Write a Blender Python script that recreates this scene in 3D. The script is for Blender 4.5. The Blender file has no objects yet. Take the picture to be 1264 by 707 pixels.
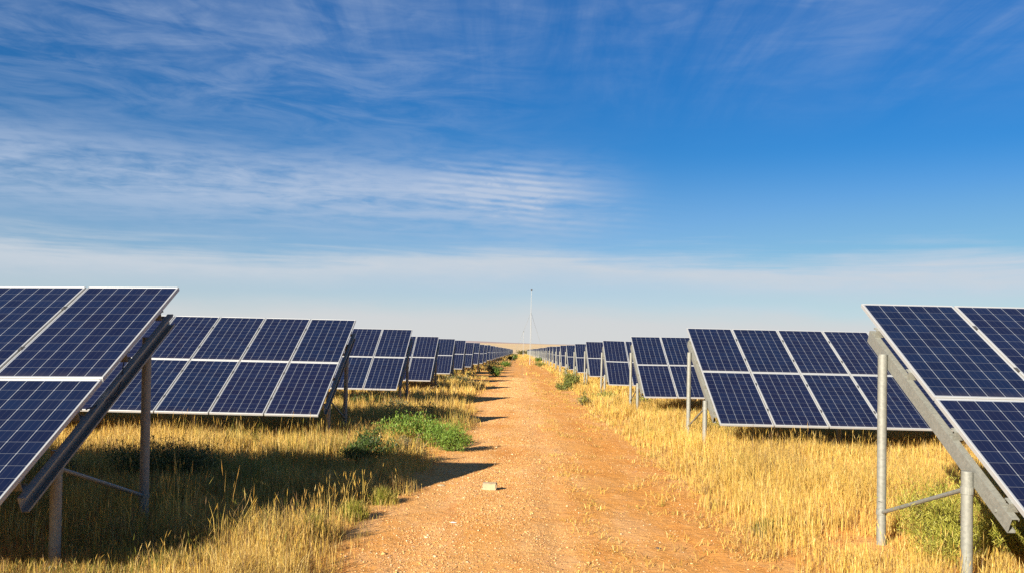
import bpy, math, random
import numpy as np
from mathutils import Vector, Matrix

rng = np.random.default_rng(11)
random.seed(5)
SC = bpy.context.scene
COL = SC.collection
R = math.radians
CAM_H = 1.85

# ------------------------------------------------------------------ helpers
class MB:
    """collects faces; build() links them as one mesh object"""
    def __init__(self):
        self.v, self.f, self.mi, self.uv = [], [], [], []
    def face(self, pts, mi=0, uv=None):
        i = len(self.v)
        self.v += [tuple(p) for p in pts]
        self.f.append(tuple(range(i, i + len(pts))))
        self.mi.append(mi)
        self.uv += list(uv) if uv else [(0.0, 0.0)] * len(pts)
    def box(self, x0, x1, y0, y1, z0, z1, mi=0, xf=None):
        c = [(x0,y0,z0),(x1,y0,z0),(x1,y1,z0),(x0,y1,z0),(x0,y0,z1),(x1,y0,z1),(x1,y1,z1),(x0,y1,z1)]
        if xf: c = [xf(*p) for p in c]
        for q in ((3,2,1,0),(4,5,6,7),(0,1,5,4),(1,2,6,5),(2,3,7,6),(3,0,4,7)):
            self.face([c[k] for k in q], mi)
    def extrude(self, prof, pa, pb, mi=0):
        """prof: list of 2D points; pa/pb map a 2D point to 3D at each end"""
        n = len(prof)
        A = [pa(*q) for q in prof]; B = [pb(*q) for q in prof]
        for k in range(n):
            j = (k + 1) % n
            self.face([A[k], A[j], B[j], B[k]], mi)
        self.face(A[::-1], mi); self.face(B, mi)
    def tube(self, a, b, r0, r1=None, n=12, mi=0, cap=True):
        a, b = Vector(a), Vector(b); r1 = r0 if r1 is None else r1
        d = (b - a).normalized()
        u = d.orthogonal().normalized(); w = d.cross(u)
        A = [a + (u*math.cos(t) + w*math.sin(t))*r0 for t in [2*math.pi*k/n for k in range(n)]]
        B = [b + (u*math.cos(t) + w*math.sin(t))*r1 for t in [2*math.pi*k/n for k in range(n)]]
        for k in range(n):
            j = (k+1) % n
            self.face([A[k], A[j], B[j], B[k]], mi)
        if cap:
            self.face(A[::-1], mi); self.face(B, mi)
    def build(self, name, mats, parent=None, smooth=False, merge=True):
        me = bpy.data.meshes.new(name)
        me.from_pydata(self.v, [], self.f)
        if not isinstance(mats, (list, tuple)): mats = [mats]
        for m in mats: me.materials.append(m)
        me.polygons.foreach_set('material_index', self.mi)
        l = me.uv_layers.new(name='UVMap')
        l.data.foreach_set('uv', np.array(self.uv, dtype=np.float32).ravel())
        if merge:
            import bmesh
            bm = bmesh.new(); bm.from_mesh(me)
            bmesh.ops.remove_doubles(bm, verts=bm.verts, dist=1e-5)
            bmesh.ops.recalc_face_normals(bm, faces=bm.faces)
            bm.to_mesh(me); bm.free()
        if smooth:
            me.shade_smooth()
            me.set_sharp_from_angle(angle=R(25))
        me.update()
        o = bpy.data.objects.new(name, me); COL.objects.link(o)
        if parent: o.parent = parent
        return o

def fast_mesh(name, verts, tris=None, quads=None, mats=(), tint=None, smooth=False, mat_idx=None):
    """numpy straight to a mesh"""
    me = bpy.data.meshes.new(name)
    nv = len(verts)
    me.vertices.add(nv)
    me.vertices.foreach_set('co', np.ascontiguousarray(verts, dtype=np.float32).ravel())
    parts, starts, tot, off = [], [], [], 0
    for arr, k in ((quads, 4), (tris, 3)):
        if arr is None or len(arr) == 0: continue
        parts.append(arr.ravel()); m = len(arr)
        starts.append(off + np.arange(m)*k); tot.append(np.full(m, k)); off += m*k
    idx = np.concatenate(parts).astype(np.int32)
    st = np.concatenate(starts).astype(np.int32)
    me.loops.add(len(idx)); me.loops.foreach_set('vertex_index', idx)
    me.polygons.add(len(st)); me.polygons.foreach_set('loop_start', st)
    for m in mats: me.materials.append(m)
    if mat_idx is not None: me.polygons.foreach_set('material_index', mat_idx)
    if smooth: me.polygons.foreach_set('use_smooth', np.ones(len(st), dtype=bool))
    if tint is not None:
        a = me.attributes.new('tint', 'FLOAT_COLOR', 'POINT')
        c = np.ones((nv, 4), dtype=np.float32); c[:, :3] = tint
        a.data.foreach_set('color', c.ravel())
    me.update(calc_edges=True); me.validate()
    o = bpy.data.objects.new(name, me); COL.objects.link(o)
    return o

def tag(o, label=None, cat=None, group=None, kind=None):
    if label: o['label'] = label
    if cat: o['category'] = cat
    if group: o['group'] = group
    if kind: o['kind'] = kind
    return o

def empty(name, loc):
    o = bpy.data.objects.new(name, None); COL.objects.link(o); o.location = loc
    o.empty_display_size = .3
    return o

def copy_tree(o, parent=None):
    c = o.copy(); COL.objects.link(c)
    if parent: c.parent = parent
    for ch in KIDS.get(o.name, [x for x in o.children]):
        copy_tree(ch, c)
    return c
KIDS = {}

_tab = rng.random((256, 256))
def vnoise(x, y, s):
    """smooth value noise in 0..1, cell size s"""
    x = np.asarray(x)/s + 37.3; y = np.asarray(y)/s + 11.7
    ix = np.floor(x).astype(int); iy = np.floor(y).astype(int)
    fx = x-ix; fy = y-iy
    fx = fx*fx*(3-2*fx); fy = fy*fy*(3-2*fy)
    g = lambda a, b: _tab[a % 256, b % 256]
    return (g(ix,iy)*(1-fx)+g(ix+1,iy)*fx)*(1-fy) + (g(ix,iy+1)*(1-fx)+g(ix+1,iy+1)*fx)*fy

# ------------------------------------------------------------------ materials
def new_mat(name):
    m = bpy.data.materials.new(name); m.use_nodes = True
    nt = m.node_tree
    for n in list(nt.nodes): nt.nodes.remove(n)
    out = nt.nodes.new('ShaderNodeOutputMaterial')
    return m, nt, out

class NT:
    def __init__(s, nt): s.nt = nt
    def n(s, typ, **kw):
        nd = s.nt.nodes.new(typ)
        for k, v in kw.items():
            if k.startswith('i_'):
                nd.inputs[k[2:].replace('_', ' ')].default_value = v
            else: setattr(nd, k, v)
        return nd
    def l(s, a, b): s.nt.links.new(a, b)
    def val(s, v):
        nd = s.nt.nodes.new('ShaderNodeValue'); nd.outputs[0].default_value = v; return nd.outputs[0]
    def m(s, op, a, b=None, c=None, clamp=False):
        nd = s.nt.nodes.new('ShaderNodeMath'); nd.operation = op; nd.use_clamp = clamp
        for i, q in enumerate((a, b, c)):
            if q is None: continue
            if isinstance(q, (int, float)): nd.inputs[i].default_value = q
            else: s.l(q, nd.inputs[i])
        return nd.outputs[0]
    def ss(s, x, a, b):
        nd = s.nt.nodes.new('ShaderNodeMapRange'); nd.interpolation_type = 'SMOOTHSTEP'
        s.l(x, nd.inputs['Value']); nd.inputs['From Min'].default_value = a; nd.inputs['From Max'].default_value = b
        return nd.outputs['Result']
    def mix(s, f, a, b, blend='MIX'):
        nd = s.nt.nodes.new('ShaderNodeMix'); nd.data_type = 'RGBA'; nd.blend_type = blend
        for sock, q in ((nd.inputs['Factor'], f), (nd.inputs[6], a), (nd.inputs[7], b)):
            if isinstance(q, (int, float)): sock.default_value = q
            elif isinstance(q, tuple): sock.default_value = (*q, 1) if len(q) == 3 else q
            else: s.l(q, sock)
        return nd.outputs[2]
    def noise(s, vec, scale, detail=4, rough=.55, dist=0.0):
        nd = s.nt.nodes.new('ShaderNodeTexNoise')
        if vec is not None: s.l(vec, nd.inputs['Vector'])
        nd.inputs['Scale'].default_value = scale; nd.inputs['Detail'].default_value = detail
        nd.inputs['Roughness'].default_value = rough; nd.inputs['Distortion'].default_value = dist
        return nd.outputs['Fac']
    def mapping(s, vec, scale=(1,1,1), rot=(0,0,0), loc=(0,0,0)):
        nd = s.nt.nodes.new('ShaderNodeMapping'); s.l(vec, nd.inputs[0])
        nd.inputs['Scale'].default_value = scale; nd.inputs['Rotation'].default_value = rot; nd.inputs['Location'].default_value = loc
        return nd.outputs[0]

def principled(T, out, **kw):
    b = T.n('ShaderNodeBsdfPrincipled')
    for k, v in kw.items(): b.inputs[k].default_value = v
    T.l(b.outputs[0], out.inputs[0])
    return b

def mat_cells():
    m, nt, out = new_mat('solar_cells'); T = NT(nt)
    uv = T.n('ShaderNodeUVMap', uv_map='UVMap').outputs[0]
    sep = T.n('ShaderNodeSeparateXYZ'); T.l(uv, sep.inputs[0])
    cu = T.m('DIVIDE', T.m('SUBTRACT', sep.outputs[0], .022), .158)
    cv = T.m('DIVIDE', T.m('SUBTRACT', sep.outputs[1], .030), .158)
    fu = T.m('ABSOLUTE', T.m('SUBTRACT', T.m('FRACT', cu), .5))
    fv = T.m('ABSOLUTE', T.m('SUBTRACT', T.m('FRACT', cv), .5))
    lu = T.ss(fu, .480, .490); lv = T.ss(fv, .486, .495)
    corner = T.ss(T.m('ADD', fu, fv), .945, .955)
    line = T.m('MAXIMUM', T.m('MAXIMUM', lu, T.m('MULTIPLY', lv, .55)), corner)
    # margin outside the cell field
    inu = T.m('MULTIPLY', T.m('GREATER_THAN', cu, 0), T.m('LESS_THAN', cu, 6))
    inv = T.m('MULTIPLY', T.m('GREATER_THAN', cv, 0), T.m('LESS_THAN', cv, 12))
    outm = T.m('SUBTRACT', 1.0, T.m('MULTIPLY', inu, inv))
    line = T.m('MAXIMUM', line, outm)
    bus = T.ss(T.m('ABSOLUTE', T.m('SUBTRACT', T.m('FRACT', T.m('MULTIPLY', T.m('FRACT', cu), 3.0)), .5)), .47, .44)
    bus = T.m('SUBTRACT', 1.0, T.ss(T.m('ABSOLUTE', T.m('SUBTRACT', T.m('FRACT', T.m('MULTIPLY', T.m('FRACT', cu), 3.0)), .5)), .018, .034))
    oi = T.n('ShaderNodeObjectInfo')
    cell = T.n('ShaderNodeCombineXYZ')
    T.l(T.m('FLOOR', cu), cell.inputs[0]); T.l(T.m('FLOOR', cv), cell.inputs[1]); T.l(T.m('MULTIPLY', oi.outputs['Random'], 91.0), cell.inputs[2])
    wn = T.n('ShaderNodeTexWhiteNoise', noise_dimensions='3D'); T.l(cell.outputs[0], wn.inputs['Vector'])
    vor = T.n('ShaderNodeTexVoronoi', feature='F1'); T.l(uv, vor.inputs['Vector']); vor.inputs['Scale'].default_value = 55
    sv = T.n('ShaderNodeSeparateColor'); T.l(vor.outputs['Color'], sv.inputs[0])
    base = T.mix(wn.outputs['Value'], (.0020, .0054, .023), (.0032, .0105, .037))
    base = T.mix(T.m('MULTIPLY', sv.outputs[0], .45), base, (.0050, .008, .030))
    base = T.mix(T.m('MULTIPLY', oi.outputs['Random'], .35), base, (.0064, .0052, .025))
    base = T.mix(T.m('MULTIPLY', bus, .05), base, (.45, .47, .5))
    col = T.mix(line, base, (.23, .25, .28))
    b = principled(T, out)
    obj = T.n('ShaderNodeTexCoord').outputs['Object']
    dust = T.noise(obj, 3.0, 5)
    runs = T.noise(T.mapping(obj, (14, .8, 1)), 1.0, 5, .6)
    low = T.m('SUBTRACT', 1.0, T.ss(sep.outputs[1], .014, .16))
    dirt = T.m('ADD', T.m('MULTIPLY', T.m('MULTIPLY', dust, runs), .03), T.m('MULTIPLY', low, T.m('MULTIPLY', runs, .09)))
    col = T.mix(dirt, col, (.30, .23, .15))
    T.l(col, b.inputs['Base Color'])
    T.l(T.m('ADD', .12, T.m('MULTIPLY', dust, .16)), b.inputs['Roughness'])
    b.inputs['IOR'].default_value = 1.4
    b.inputs['Specular IOR Level'].default_value = .35
    return m

def mat_metal(name, col, metallic, rough, spangle=.15, scale=40, spec=.5):
    m, nt, out = new_mat(name); T = NT(nt)
    tc = T.n('ShaderNodeTexCoord').outputs['Object']
    vor = T.n('ShaderNodeTexVoronoi'); T.l(tc, vor.inputs['Vector']); vor.inputs['Scale'].default_value = scale
    sv = T.n('ShaderNodeSeparateColor'); T.l(vor.outputs['Color'], sv.inputs[0])
    nz = T.noise(tc, 2.3, 6, .6)
    f = T.m('ADD', T.m('MULTIPLY', sv.outputs[0], spangle), T.m('MULTIPLY', nz, spangle))
    c = T.mix(f, tuple(col), tuple(q*.45 for q in col))
    b = principled(T, out, Metallic=metallic)
    T.l(c, b.inputs['Base Color'])
    T.l(T.m('ADD', rough, T.m('MULTIPLY', nz, .18)), b.inputs['Roughness'])
    return m

def mat_plain(name, col, rough=.8, var=.25, scale=12, metallic=0.0):
    m, nt, out = new_mat(name); T = NT(nt)
    tc = T.n('ShaderNodeTexCoord').outputs['Object']
    nz = T.noise(tc, scale, 6, .6)
    c = T.mix(T.m('MULTIPLY', nz, var*2), tuple(col), tuple(q*.5 for q in col))
    b = principled(T, out, Metallic=metallic, Roughness=rough)
    T.l(c, b.inputs['Base Color'])
    bp = T.n('ShaderNodeBump'); bp.inputs['Strength'].default_value = .4; bp.inputs['Distance'].default_value = .01
    T.l(T.noise(tc, scale*6, 4), bp.inputs['Height']); T.l(bp.outputs[0], b.inputs['Normal'])
    return m

def mat_blades(name, transl=.35, rough=.6):
    m, nt, out = new_mat(name); T = NT(nt)
    at = T.n('ShaderNodeAttribute', attribute_name='tint')
    b = T.n('ShaderNodeBsdfPrincipled'); b.inputs['Roughness'].default_value = rough
    b.inputs['Specular IOR Level'].default_value = .25
    T.l(at.outputs['Color'], b.inputs['Base Color'])
    t = T.n('ShaderNodeBsdfTranslucent'); T.l(at.outputs['Color'], t.inputs['Color'])
    mx = T.n('ShaderNodeMixShader'); mx.inputs[0].default_value = transl
    T.l(b.outputs[0], mx.inputs[1]); T.l(t.outputs[0], mx.inputs[2]); T.l(mx.outputs[0], out.inputs[0])
    return m

def mat_stones():
    m, nt, out = new_mat('stones'); T = NT(nt)
    at = T.n('ShaderNodeAttribute', attribute_name='tint')
    b = principled(T, out, Roughness=.85); T.l(at.outputs['Color'], b.inputs['Base Color'])
    return m

def mat_soil(name, road):
    m, nt, out = new_mat(name); T = NT(nt)
    geo = T.n('ShaderNodeNewGeometry').outputs['Position']
    sep = T.n('ShaderNodeSeparateXYZ'); T.l(geo, sep.inputs[0])
    n1 = T.noise(geo, .9, 6, .6, .6)
    n2 = T.noise(geo, 7.0, 6, .65)
    n3 = T.noise(geo, 60.0, 5, .7)
    stretch = T.mapping(geo, (3.2, .16, 1))
    n4 = T.noise(stretch, 1.0, 6, .6, .4)
    A, B, C = (.575, .258, .060), (.60, .31, .100), (.53, .19, .040)
    col = T.mix(T.ss(n1, .35, .68), A, B)
    col = T.mix(T.m('MULTIPLY', T.ss(n4, .5, .75), .7), col, C)
    col = T.mix(T.m('MULTIPLY', T.ss(n2, .55, .8), .45), col, (.66, .42, .18))
    col = T.mix(T.m('MULTIPLY', T.ss(n3, .54, .78), .35), col, (.34, .15, .05))
    # small pale and dark grit
    vor = T.n('ShaderNodeTexVoronoi'); T.l(geo, vor.inputs['Vector']); vor.inputs['Scale'].default_value = 45
    sv = T.n('ShaderNodeSeparateColor'); T.l(vor.outputs['Color'], sv.inputs[0])
    dot = T.m('MULTIPLY', T.m('LESS_THAN', vor.outputs['Distance'], .3), T.m('GREATER_THAN', sv.outputs[0], .72))
    col = T.mix(T.m('MULTIPLY', dot, .6), col, T.mix(sv.outputs[1], (.66, .48, .28), (.2, .09, .04)))
    if road:
        n5 = T.noise(T.mapping(geo, (1.1, .35, 1)), 1.0, 7, .7, .5)
        col = T.mix(T.m('MULTIPLY', T.ss(n5, .50, .66), .55), col, (.64, .39, .19))
        col = T.mix(T.m('MULTIPLY', T.ss(n5, .46, .32), .5), col, (.46, .165, .036))
        wx = T.m('ADD', sep.outputs[0], T.m('MULTIPLY', T.m('SUBTRACT', n1, .5), .5))
        g = lambda c, w: T.m('EXPONENT', T.m('MULTIPLY', T.m('POWER', T.m('DIVIDE', T.m('SUBTRACT', wx, c), w), 2.0), -1.0))
        worn = T.m('MULTIPLY', T.m('ADD', g(-.85, .28), g(.38, .26)), T.ss(n2, .3, .65), clamp=True)
        col = T.mix(T.m('MULTIPLY', worn, .55), col, (.61, .33, .135))
        col = T.mix(T.m('MULTIPLY', g(1.6, .5), T.m('MULTIPLY', n2, .8)), col, (.56, .235, .045))
    if not road:
        # far plain: dry straw scrub instead of bare sand
        far = T.ss(sep.outputs[1], 120.0, 420.0)
        scr = T.noise(T.mapping(geo, (.004, .0012, 1)), 1.0, 7, .65)
        straw = T.mix(T.ss(scr, .4, .62), (.58, .43, .24), (.49, .36, .21))
        col = T.mix(far, col, straw)
    b = principled(T, out, Roughness=.95)
    b.inputs['Specular IOR Level'].default_value = .1
    T.l(col, b.inputs['Base Color'])
    h = T.m('ADD', T.m('MULTIPLY', n3, .25), T.m('ADD', T.m('MULTIPLY', n2, 1.2), T.m('MULTIPLY', dot, .35)))
    bp = T.n('ShaderNodeBump'); bp.inputs['Strength'].default_value = .7; bp.inputs['Distance'].default_value = .035
    T.l(h, bp.inputs['Height']); T.l(bp.outputs[0], b.inputs['Normal'])
    return m

M_CELL = mat_cells()
M_FRAME = mat_metal('anodised_aluminium', (.43, .44, .44), .3, .42, .08, 8)
M_BACK = mat_plain('white_backsheet', (.6, .6, .6), .6, .05)
M_GALV = mat_metal('galvanised_steel', (.255, .26, .23), .2, .48, .35, 45)
M_CLAMP = mat_metal('dark_clamp_metal', (.10, .10, .10), .6, .5, .1)
M_CABLE = mat_plain('black_cable', (.012, .012, .012), .5, .1)
M_GRASS = mat_blades('dry_grass_blades', .35)
M_LEAF = mat_blades('shrub_leaves', .25, .5)
M_STONE = mat_stones()
M_SOIL = mat_soil('sandy_soil', False)
M_ROAD = mat_soil('road_sand', True)
M_TWIG = mat_plain('twig_bark', (.10, .065, .035), .9)
M_BRICK = mat_plain('pale_brick', (.46, .36, .22), .9, .4, 18)
M_PALE = mat_plain('pale_stone', (.75, .70, .62), .85, .15, 20)
M_HILL = mat_plain('hill_scrub', (.33, .24, .215), .95, .25, .004)
M_MAST = mat_metal('mast_steel', (.36, .37, .36), .3, .45, .1, 6)
M_DARK = mat_plain('dark_device', (.05, .05, .055), .5, .1)

# ------------------------------------------------------------------ solar tables
TILT = R(28.265); CT, ST = math.cos(TILT), math.sin(TILT)
MW, ML, GAP = .988, 1.956, .024
PITCHX = MW + GAP
ZB = CAM_H - 1.2632           # lower panel edge
NCOL = 11
S_LEN = 2*ML + GAP
SPACING = 2.62
PUR_S = (.54, 1.50, 2.52, 3.40)

def slope(x, s, d):          # point on the table, d below the glass plane; lower edge at y = 0
    return (x, s*CT + d*ST, ZB + s*ST - d*CT)

def module_meshes():
    g = MB()
    fw = .014
    g.face([(fw, fw, -.003), (MW-fw, fw, -.003), (MW-fw, ML-fw, -.003), (fw, ML-fw, -.003)], 0,
           [(fw, fw), (MW-fw, fw), (MW-fw, ML-fw), (fw, ML-fw)])
    g.face([(fw, ML-fw, -.008), (MW-fw, ML-fw, -.008), (MW-fw, fw, -.008), (fw, fw, -.008)], 1)
    go = g.build('solar_module', [M_CELL, M_BACK], merge=False)
    f = MB()
    c = .0025
    def bar(x0, x1, y0, y1):
        f.box(x0, x1, y0, y1, -.04, -c)
        f.face([(x0, y0, -c), (x1, y0, -c), (x1-c, y0+c, 0), (x0+c, y0+c, 0)])
        f.face([(x1, y0, -c), (x1, y1, -c), (x1-c, y1-c, 0), (x1-c, y0+c, 0)])
        f.face([(x1, y1, -c), (x0, y1, -c), (x0+c, y1-c, 0), (x1-c, y1-c, 0)])
        f.face([(x0, y1, -c), (x0, y0, -c), (x0+c, y0+c, 0), (x0+c, y1-c, 0)])
        f.face([(x0+c, y0+c, 0), (x1-c, y0+c, 0), (x1-c, y1-c, 0), (x0+c, y1-c, 0)])
    bar(0, fw, 0, ML); bar(MW-fw, MW, 0, ML); bar(fw, MW-fw, 0, fw); bar(fw, MW-fw, ML-fw, ML)
    fo = f.build('module_frame', M_FRAME, go, merge=False)
    return go, fo

def c_profile(w, h, t, lip):
    """C section: web on the -x side from d=0 to d=h, open to +x"""
    return [(0,0),(w,0),(w,lip),(w-t,lip),(w-t,t),(t,t),(t,h-t),(w-t,h-t),(w-t,h-lip),(w,h-lip),(w,h),(0,h)]

def frame_x(side):
    return -.030 if side > 0 else .004        # local x of the first rafter's web

def make_table(side):
    root = empty('solar_table', (0, 0, 0))
    sgn = side
    tmpl, tframe = module_meshes()
    first = True
    for c in range(NCOL):
        for r in (0, 1):
            x0 = c*PITCHX if side > 0 else -c*PITCHX - MW
            if first:
                mo, fo = tmpl, tframe; first = False
            else:
                mo = tmpl.copy(); COL.objects.link(mo)
                fo = tframe.copy(); COL.objects.link(fo); fo.parent = mo
            mo.parent = root
            mo.location = slope(x0, r*(ML+GAP), 0); mo.rotation_euler = (TILT, 0, 0)
    # purlins
    xe = frame_x(side)
    xo = sgn*(NCOL*PITCHX - GAP)
    for s in PUR_S:
        p = MB()
        xa = (-.028 if side > 0 else xo + .02); xb = (xo - .02 if side > 0 else .004)
        prof = [(0,0),(.07,0),(.07,.018),(.066,.018),(.066,.004),(.004,.004),(.004,.076),(.066,.076),(.066,.062),(.07,.062),(.07,.080),(0,.080)]
        p.extrude(prof, lambda a, b: slope(xa, s-.035+a, .0405+b), lambda a, b: slope(xb, s-.035+a, .0405+b))
        po = p.build('purlin', M_GALV, root)
    # support frames
    first = None
    for k in range(5):
        xw = xe + sgn*k*SPACING
        if first is None:
            m = MB()
            m.extrude(c_profile(.06, .128, .004, .018), lambda a, b: slope(xw+a, .42, .121+b), lambda a, b: slope(xw+a, 3.52, .121+b))
            ra = m.build('rafter', M_GALV, root)
            m = MB(); hx = xw + .0045
            for s in (.62,):
                m.tube(slope(xw-.012, s, .20), slope(xw+.012, s, .20), .013, n=6)
            m.build('bolt', M_GALV, ra)
            def post(y, ztop):
                m = MB(); xc = xw - .0465
                m.tube((xc, y, -.25), (xc, y, ztop-.004), .045, n=20, cap=False)
                m.tube((xc, y, ztop-.004), (xc, y, ztop), .045, .042, n=20)
                return m.build('post', M_GALV, root, smooth=True)
            yo = 0 if side > 0 else .07
            rear = post(2.70+yo, 1.90); front = post(1.00+yo, .96)
            m = MB(); xc = xw - .0465
            m.tube((xc, 1.0+yo, .775), (xc, 1.0+yo, .835), .0505, n=20)
            m.box(xc-.012, xc+.012, 1.045+yo, 1.085+yo, .785, .825)
            m.build('collar', M_GALV, front)
            m = MB(); m.tube((xc, 2.70+yo, .30), (xc, 2.70+yo, .35), .0505, n=20); m.build('collar', M_GALV, rear)
            m = MB(); m.tube((xc, 1.06+yo, .80), (xc, 2.655+yo, .33), .019, n=10)
            br = m.build('brace', M_GALV, root, smooth=True)
            first = (ra, rear, front, br)
        else:
            for o in first:
                q = o.copy(); COL.objects.link(q); q.location.x += sgn*k*SPACING
                for ch in o.children:
                    z = ch.copy(); COL.objects.link(z); z.parent = q
    return root

def make_far_table(side):
    g = MB(); fw = .014
    xf = lambda x, y, z: slope(x, y, -z)
    for c in range(NCOL):
        for r in (0, 1):
            x0 = c*PITCHX if side > 0 else -c*PITCHX - MW
            y0 = r*(ML+GAP)
            q = [(x0+fw, y0+fw), (x0+MW-fw, y0+fw), (x0+MW-fw, y0+ML-fw), (x0+fw, y0+ML-fw)]
            g.face([slope(a, b, .003) for a, b in q], 0, [(a-x0, b-y0) for a, b in q])
            g.face([slope(a, b, .008) for a, b in q[::-1]], 1)
            for bx in ((x0, x0+fw, y0, y0+ML), (x0+MW-fw, x0+MW, y0, y0+ML), (x0+fw, x0+MW-fw, y0, y0+fw), (x0+fw, x0+MW-fw, y0+ML-fw, y0+ML)):
                g.box(*bx, -.04, 0, 2, xf)
    xe = frame_x(side); xo = side*(NCOL*PITCHX - GAP)
    for s in PUR_S:
        xa = (-.028 if side > 0 else xo + .02); xb = (xo - .02 if side > 0 else .004)
        g.box(xa, xb, s-.035, s+.035, -.12, -.0405, 3, xf)
    for k in range(5):
        xw = xe + side*k*SPACING
        g.box(xw, xw+.06, .42, 3.52, -.266, -.121, 3, xf)
        for y, zt in ((2.70, 1.9), (1.0, .96)):
            g.tube((xw-.0465, y, -.2), (xw-.0465, y, zt), .045, n=8, mi=3)
        g.tube((xw-.0465, 1.06, .80), (xw-.0465, 2.655, .33), .019, n=5, mi=3)
    return g.build('solar_table', [M_CELL, M_BACK, M_FRAME, M_GALV], merge=False)

PIT_L, PIT_R = 10.163, 10.2135
def row_pos(side, k):        # origin = ground below the lower roadside corner
    if side < 0: return (-3.6674, 9.5966 - 3.4658 + PIT_L*k, 0)
    return (3.7289, 9.7601 - 3.4658 + PIT_R*k, 0)

SIDE = {-1: 'left', 1: 'right'}
OPP = {-1: 'shaded brown legs and open channel beam', 1: 'sunlit grey legs and closed beam face'}
TXT = [
 '{c} nearest solar table {s} of the dirt road, cut off by the photo edge',
 '{c} solar table second from the camera {s} of the road, several panel columns showing',
 '{c} solar table third from the camera {s} of the road, two panel columns showing',
 '{c} solar table fourth from the camera {s} of the road',
 '{c} solar table fifth from the camera {s} of the road, one panel column showing',
 '{c} solar table sixth from the camera in the row line {s} of the road',
 '{c} solar table seventh from the camera in the row line {s} of the road',
 '{c} small far solar table eighth from the camera {s} of the road',
 '{c} small far solar table ninth from the camera {s} of the road',
 '{c} small far solar table tenth from the camera {s} of the road',
]
NEAR, TOTAL = 10, 46
protos = {}
tables = {}
for side in (-1, 1):
    proto = make_table(side)
    far = make_far_table(side)
    kids = list(proto.children_recursive)
    rr = random.Random(7 + side)
    grp = 'solar tables in the row line %s of the road' % SIDE[side]
    def jitter(o, k):
        o.location = row_pos(side, k)
        o.location.z += rr.uniform(-.05, .05) if k > 1 else 0
        o.location.x += rr.uniform(-.04, .04) if k > 1 else 0
        o.rotation_euler = (0, R(rr.uniform(-.6, .6)) if k > 1 else 0, R(rr.uniform(-.25, .25)) if k > 1 else 0)
    tables[side] = []
    for k in range(NEAR):
        o = proto if k == 0 else copy_tree(proto)
        tables[side].append(o)
    for k, o in enumerate(tables[side]):
        jitter(o, k)
        tag(o, TXT[k].format(c='blue', s=SIDE[side]), 'solar panel', grp)
    for k in range(NEAR, TOTAL):
        o = far if k == NEAR else far.copy()
        if k > NEAR: COL.objects.link(o)
        jitter(o, k)
        tag(o, 'tiny distant blue solar table among those merging at the far end %s of the road' % SIDE[side], 'solar panel', grp)
tables[-1][0].rotation_euler = (0, R(-1.1), 0)

# module clamps on the two nearest tables of each side (children of the purlins)
cm = MB(); cm.box(-.016, .016, -.035, .035, .0005, .006); cm.tube((0,0,.006), (0,0,.014), .009, n=6)
clamp0 = None
for side in (-1, 1):
    for k in (0, 1):
        purl = [c for c in tables[side][k].children if c.name.split('.')[0] == 'purlin']
        for p, s in zip(purl, PUR_S):
            for c in range(1, 6):
                if clamp0 is None: o = clamp0 = cm.build('module_clamp', M_CLAMP)
                else: o = clamp0.copy(); COL.objects.link(o)
                o.parent = p
                o.location = slope(side*(c*PITCHX - GAP/2), s, 0); o.rotation_euler = (TILT, 0, 0)

# cable looping from the nearest left table
cv = bpy.data.curves.new('cable', 'CURVE'); cv.dimensions = '3D'; cv.bevel_depth = .006; cv.bevel_resolution = 2
sp = cv.splines.new('BEZIER'); pts = [slope(.03, 2.35, .05), slope(.05, 2.12, .19), slope(.04, 1.84, .16), slope(.03, 1.55, .06)]
sp.bezier_points.add(len(pts)-1)
for b, q in zip(sp.bezier_points, pts):
    b.co = q; b.handle_left_type = b.handle_right_type = 'AUTO'
tmp = bpy.data.objects.new('cable_curve', cv); COL.objects.link(tmp)
me = bpy.data.meshes.new_from_object(tmp.evaluated_get(bpy.context.evaluated_depsgraph_get()))
bpy.data.objects.remove(tmp)
cable = bpy.data.objects.new('cable', me); COL.objects.link(cable); me.materials.clear(); me.materials.append(M_CABLE); cable.parent = tables[-1][0]
cable['label'] = 'black cable sagging below the panel edge'

# ------------------------------------------------------------------ ground, road, hills
def ground_z(x, y):
    d = np.maximum(y - 470.0, 0)
    return .0082*d*(1 - np.exp(-d/900.0))*(1 + .05*np.sin(x*.0011 + 1.0))

ys = np.concatenate([np.linspace(-60, 60, 61), np.geomspace(64, 9000, 70)])
xs = np.concatenate([-np.geomspace(6000, 60, 30), np.linspace(-56, 56, 57), np.geomspace(60, 6000, 30)])
X, Y = np.meshgrid(xs, ys)
V = np.stack([X, Y, ground_z(X, Y)], -1).reshape(-1, 3)
nx, ny = len(xs), len(ys)
i = np.arange(nx*ny).reshape(ny, nx)
Q = np.stack([i[:-1,:-1], i[:-1,1:], i[1:,1:], i[1:,:-1]], -1).reshape(-1, 4)
tag(fast_mesh('ground', V, quads=Q, mats=[M_SOIL], smooth=True), 'dry sandy plain between and beyond the solar rows', kind='structure')

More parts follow.
